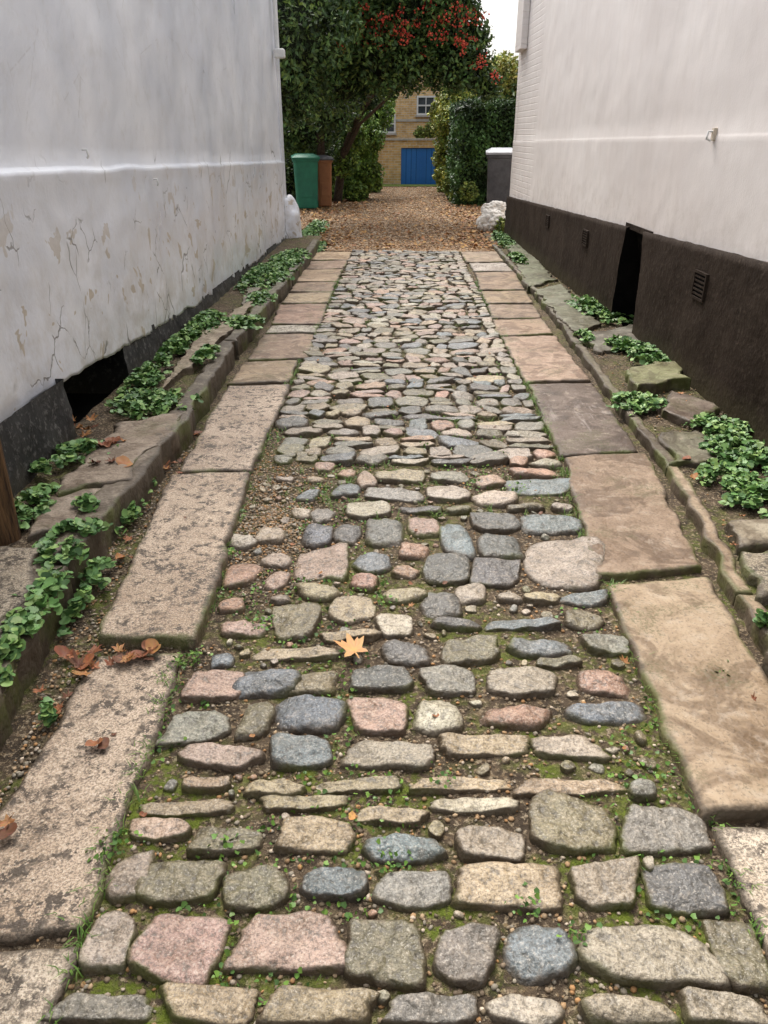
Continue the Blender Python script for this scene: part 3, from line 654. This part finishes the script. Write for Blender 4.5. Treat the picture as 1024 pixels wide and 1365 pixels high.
def bl(l): 
    o=[]
    for px,py,Y,r in l:
        p=AY(px,py,Y); o.append((p.x,p.y,p.z,r))
    return o
def tree(name,L,n,size,cols,inner=.6,trunks=(),leafshell=.55):
    E=empty(name); B=bl(L); P,rr,lm=blobs_points(B,n,leafshell)
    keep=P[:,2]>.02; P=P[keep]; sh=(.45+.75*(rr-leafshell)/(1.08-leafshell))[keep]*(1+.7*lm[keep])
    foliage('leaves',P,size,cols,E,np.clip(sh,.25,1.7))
    if inner:
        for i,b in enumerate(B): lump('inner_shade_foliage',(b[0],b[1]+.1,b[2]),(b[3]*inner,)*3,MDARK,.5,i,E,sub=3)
    for t_ in trunks: branch('trunk',*t_,MBARK,E)
    return E,B
DG=[(.045,.09,.025),(.07,.125,.03),(.035,.07,.02),(.10,.15,.035)]
c0=AY(505,110,16.8)
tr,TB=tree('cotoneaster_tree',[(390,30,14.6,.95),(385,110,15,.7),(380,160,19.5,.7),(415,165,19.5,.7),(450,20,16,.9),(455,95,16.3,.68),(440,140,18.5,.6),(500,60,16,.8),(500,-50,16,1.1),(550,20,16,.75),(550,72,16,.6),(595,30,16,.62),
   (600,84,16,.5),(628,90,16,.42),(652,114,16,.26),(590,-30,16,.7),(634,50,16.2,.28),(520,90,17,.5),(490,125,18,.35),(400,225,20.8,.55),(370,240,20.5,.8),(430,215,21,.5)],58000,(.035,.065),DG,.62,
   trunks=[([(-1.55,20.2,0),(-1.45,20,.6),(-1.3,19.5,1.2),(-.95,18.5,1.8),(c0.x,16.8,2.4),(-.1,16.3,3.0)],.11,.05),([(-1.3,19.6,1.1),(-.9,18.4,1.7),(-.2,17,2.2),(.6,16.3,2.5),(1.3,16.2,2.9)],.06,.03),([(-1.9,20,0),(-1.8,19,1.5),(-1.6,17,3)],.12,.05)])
P=[]
for px,py,s,n in [(480,20,18,9),(510,45,20,10),(540,25,20,12),(580,15,18,9),(610,15,14,8),(600,45,16,8),(625,60,10,5),(560,55,20,8),(500,10,20,8),(630,20,10,5),(460,40,15,5),(660,100,4,2),(430,60,20,4),(640,85,8,4)]:
    for _ in range(n):
        cxp,cyp=random.gauss(px,s),random.gauss(py,s*.6); p=AY(cxp,cyp,15.35+random.uniform(-.2,.35))
        for _ in range(11): P.append((p.x+random.gauss(0,.05),p.y+random.gauss(0,.05),p.z+random.gauss(0,.04)))
be=pebbles('berries',P,.015,.022,[(.48,.06,.035),(.55,.10,.05),(.36,.035,.025)],flat=1); be.parent=tr
LG=[(.14,.2,.04),(.2,.26,.055),(.09,.14,.03),(.25,.28,.07)]
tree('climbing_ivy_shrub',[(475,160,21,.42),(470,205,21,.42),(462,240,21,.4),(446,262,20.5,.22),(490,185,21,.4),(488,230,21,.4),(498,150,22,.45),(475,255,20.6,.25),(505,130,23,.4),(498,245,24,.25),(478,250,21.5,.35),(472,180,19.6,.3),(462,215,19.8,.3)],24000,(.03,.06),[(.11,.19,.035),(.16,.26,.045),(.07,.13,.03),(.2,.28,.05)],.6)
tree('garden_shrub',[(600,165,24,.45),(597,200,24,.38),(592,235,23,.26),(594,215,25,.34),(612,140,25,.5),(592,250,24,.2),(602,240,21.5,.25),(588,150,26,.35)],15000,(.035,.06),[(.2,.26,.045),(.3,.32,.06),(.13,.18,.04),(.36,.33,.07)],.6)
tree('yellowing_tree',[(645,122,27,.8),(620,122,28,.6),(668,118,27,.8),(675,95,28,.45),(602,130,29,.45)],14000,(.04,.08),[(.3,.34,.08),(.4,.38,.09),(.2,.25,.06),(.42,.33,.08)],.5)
HE=empty('clipped_hedge'); hx0,hx1,hy0,hy1,hz1=1.32,4.5,19.3,22.5,2.15
n=30000; P=np.stack([rng.uniform(hx0,hx1,n),rng.uniform(hy0,hy1,n),rng.uniform(0,hz1,n)],1); face=rng.integers(0,3,n)
P[face==0,1]=hy0; P[face==1,0]=hx0; P[face==2,2]=hz1
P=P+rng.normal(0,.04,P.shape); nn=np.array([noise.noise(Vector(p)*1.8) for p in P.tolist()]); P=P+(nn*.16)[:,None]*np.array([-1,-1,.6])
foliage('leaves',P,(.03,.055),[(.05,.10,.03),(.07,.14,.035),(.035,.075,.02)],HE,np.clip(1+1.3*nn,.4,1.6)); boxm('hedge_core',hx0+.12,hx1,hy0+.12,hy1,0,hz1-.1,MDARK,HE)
tree('low_shrub',[(612,262,20,.22),(625,255,19.2,.2),(604,248,21,.25),(668,300,13.7,.1)],3500,(.025,.045),LG,.5)
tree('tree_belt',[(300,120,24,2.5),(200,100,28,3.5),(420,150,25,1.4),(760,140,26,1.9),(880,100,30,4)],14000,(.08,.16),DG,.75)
# ---------------- far house, wall and gate ----------------
MBR=brick_mat('yellow_stock_brick',(.80,.54,.24),(.56,.35,.14),(.66,.57,.44)); MCOP=simple('stone_coping',(.4,.37,.32),(.5,.47,.42),10)
HB=empty('brick_house'); Yh=32
def wx(px,Y): return AY(px,180,Y).x
def wz(py,Y): return AY(540,py,Y).z
boxm('walls',wx(430,Yh),wx(612,Yh),Yh,Yh+6,0,6,MBR,HB); 
xa,xb,za,zb_=wx(557,Yh),wx(577,Yh),wz(151,Yh),wz(130,Yh)
MGL=simple('window_glass',(.03,.04,.05),(.08,.09,.1),2,.1); 
def window(xa,xb,za,zb_):
    boxm('window_glass',xa,xb,Yh-.02,Yh+.05,za,zb_,MGL,HB)
    for a,b,c,d in[(xa-.06,xb+.06,za-.06,za),(xa-.06,xb+.06,zb_,zb_+.06),(xa-.06,xa,za,zb_),(xb,xb+.06,za,zb_),(xa,xb,(za+zb_)/2-.025,(za+zb_)/2+.025),((xa+xb)/2-.015,(xa+xb)/2+.015,za,(za+zb_)/2-.025),((xa+xb)/2-.015,(xa+xb)/2+.015,(za+zb_)/2+.025,zb_)]: boxm('window_frame',a,b,Yh-.06,Yh-.0,c,d,MWH,HB)
    boxm('sill',xa-.1,xb+.1,Yh-.1,Yh,za-.12,za-.06,MCOP,HB)
window(xa,xb,za,zb_); window(xa-1.45,xb-1.45,za-.6,zb_-.6)
boxm('string_course',wx(430,Yh),wx(612,Yh),Yh-.05,Yh-.003,wz(162,Yh),wz(159,Yh),MCOP,HB)
boxm('roof',wx(425,Yh),wx(616,Yh),Yh-.3,Yh+6.3,6,6.2,simple('slate3',(.06,.06,.07),(.1,.1,.11)),HB)
Yg=27.4; GW=empty('brick_garden_wall')
gx0,gx1=wx(535,Yg),wx(590,Yg); gt=wz(197,Yg); wt=wz(187,Yg)
boxm('wall_left',wx(470,Yg),gx0,Yg,Yg+.25,-.05,wt,MBR,GW); boxm('wall_right',gx1,wx(660,Yg),Yg,Yg+.25,-.05,wt,MBR,GW); boxm('lintel',gx0,gx1,Yg+.003,Yg+.25,gt,wt,MBR,GW); boxm('coping',wx(470,Yg),wx(660,Yg),Yg-.05,Yg+.3,wt,wt+.06,MCOP,GW)
GT=empty('blue_garden_gate'); mb=NT('blue_gate_paint',.45,.4); mb=mb.col(mb.mix(mb.noise(4),(.02,.15,.48),(.03,.19,.58)))
k=8
for i in range(k):
    a=gx0+(gx1-gx0)*i/k; boxm('plank',a+.006,gx0+(gx1-gx0)*(i+1)/k-.006,Yg+.05,Yg+.09,.03,gt-.02,mb,GT)
boxm('frame_back',gx0,gx1,Yg+.09,Yg+.13,.02,gt,simple('dark_blue',(.01,.04,.15),(.01,.05,.18)),GT); boxm('meeting_rail',(gx0+gx1)/2-.03,(gx0+gx1)/2+.03,Yg+.02,Yg+.05,.03,gt-.02,mb,GT)
tree('wall_top_shrub',[(575,174,29.5,.24),(560,178,29.5,.2),(590,166,29.5,.32)],3000,(.03,.06),LG,.5)
boxm('grass_strip',-.9,1.6,26.6,27.35,.01,.05,simple('grass',(.12,.2,.04),(.2,.27,.07),20,.9,.8,.03,80))
# ---------------- wheelie bins ----------------
def wheelie(name,x,y,w,d,h,body,lid,rot=0):
    E=empty(name); 
    bw=w*.40; tw=w*.5; bd=d*.40; td=d*.5; V=[];F=[]
    lv=[(.06,bw,bd),(.09,bw+.01,bd+.01),(h*.86,tw-.01,td-.01),(h*.87,tw+.012,td+.012),(h*.91,tw+.012,td+.012)]
    for z,a,b in lv:
        r=.05
        for cx_,cy_,s0 in[(a-r,b-r,0),(-a+r,b-r,90),(-a+r,-b+r,180),(a-r,-b+r,270)]:
            for q in(0,45,90): V.append((cx_+r*math.cos(math.radians(s0+q)),cy_+r*math.sin(math.radians(s0+q)),z))
    for i in range(len(lv)-1):
        for k in range(12): F.append((i*12+k,i*12+(k+1)%12,(i+1)*12+(k+1)%12,(i+1)*12+k))
    F.append(tuple(range(11,-1,-1))); mk('body',V,F,body,smooth=False,parent=E)
    V=[(-tw-.03,-td-.04,h*.912),(tw+.03,-td-.04,h*.912),(tw+.03,td+.03,h*.912),(-tw-.03,td+.03,h*.912),(-tw-.03,-td-.04,h*.94),(tw+.03,-td-.04,h*.94),(tw+.03,td+.03,h*.96),(-tw-.03,td+.03,h*.96),(-tw*.7,-td*.7,h*.985),(tw*.7,-td*.7,h*.985),(tw*.7,td*.7,h),(-tw*.7,td*.7,h)]
    F=[(3,2,1,0)]+[(i+a,(i+1)%4+a,(i+1)%4+a+4,i+a+4) for a in(0,4) for i in range(4)]+[(8,9,10,11)]
    o=mk('lid',V,F,lid,smooth=False,parent=E)
    tube('handle',[(-tw*.8,td+.03,h*.9),(-tw*.8,td+.09,h*.93),(tw*.8,td+.09,h*.93),(tw*.8,td+.03,h*.9)],.015,lid,E)
    for s in(-1,1): tube('wheel',[(s*(bw-.02),bd+.03,.09),(s*(bw+.04),bd+.03,.09)],.09,lid,E)
    boxm('front_rib',-tw*.5,tw*.5,-bd-.03,-bd+.0,h*.25,h*.5,body,E,.01)
    E.location=(x,y,0); E.rotation_euler=(0,0,rot)
pg=simple('green_plastic',(.015,.11,.07),(.02,.15,.09),6,.5); pb=simple('brown_plastic',(.24,.10,.045),(.3,.13,.055),6,.5); pk=simple('dark_grey_plastic',(.05,.05,.055),(.09,.09,.095),6,.45); pl=simple('light_grey_plastic',(.28,.29,.31),(.36,.37,.39),6,.4)
wheelie('wheelie_bin',AY(409,260,18.2).x,18.2,.54,.6,1.14,pg,pg,.15); wheelie('wheelie_bin',AY(431,260,18.6).x,18.7,.36,.5,1.1,pb,pk,.25)
wheelie('wheelie_bin',AY(666,250,16.3).x,16.3,.54,.6,1.28,pk,pl,-.1)
# ---------------- light ----------------
w=bpy.data.worlds.new('World'); S.world=w; w.use_nodes=True; nt=w.node_tree; bg=nt.nodes['Background']
sky=nt.nodes.new('ShaderNodeTexSky'); sky.sky_type='NISHITA'; sky.sun_disc=False
EL=math.radians(58); AZ=math.radians(-18)   # azimuth clockwise from +Y
sky.sun_elevation=EL; sky.sun_rotation=AZ; sky.air_density=1.2; sky.dust_density=6; sky.ozone_density=1
hs=nt.nodes.new('ShaderNodeHueSaturation'); hs.inputs['Saturation'].default_value=.3; hs.inputs['Value'].default_value=2.05; nt.links.new(sky.outputs[0],hs.inputs['Color']); nt.links.new(hs.outputs[0],bg.inputs['Color']); bg.inputs['Strength'].default_value=.15
sl=bpy.data.lights.new('sun','SUN'); so=bpy.data.objects.new('sun',sl); S.collection.objects.link(so); sl.energy=1.5; sl.angle=math.radians(30); sl.color=(1,.92,.82)
dv=Vector((math.sin(AZ)*math.cos(EL),math.cos(AZ)*math.cos(EL),math.sin(EL))); so.rotation_euler=dv.to_track_quat('Z','Y').to_euler()
S.view_settings.view_transform='Standard'; S.view_settings.look='None'; S.view_settings.exposure=0
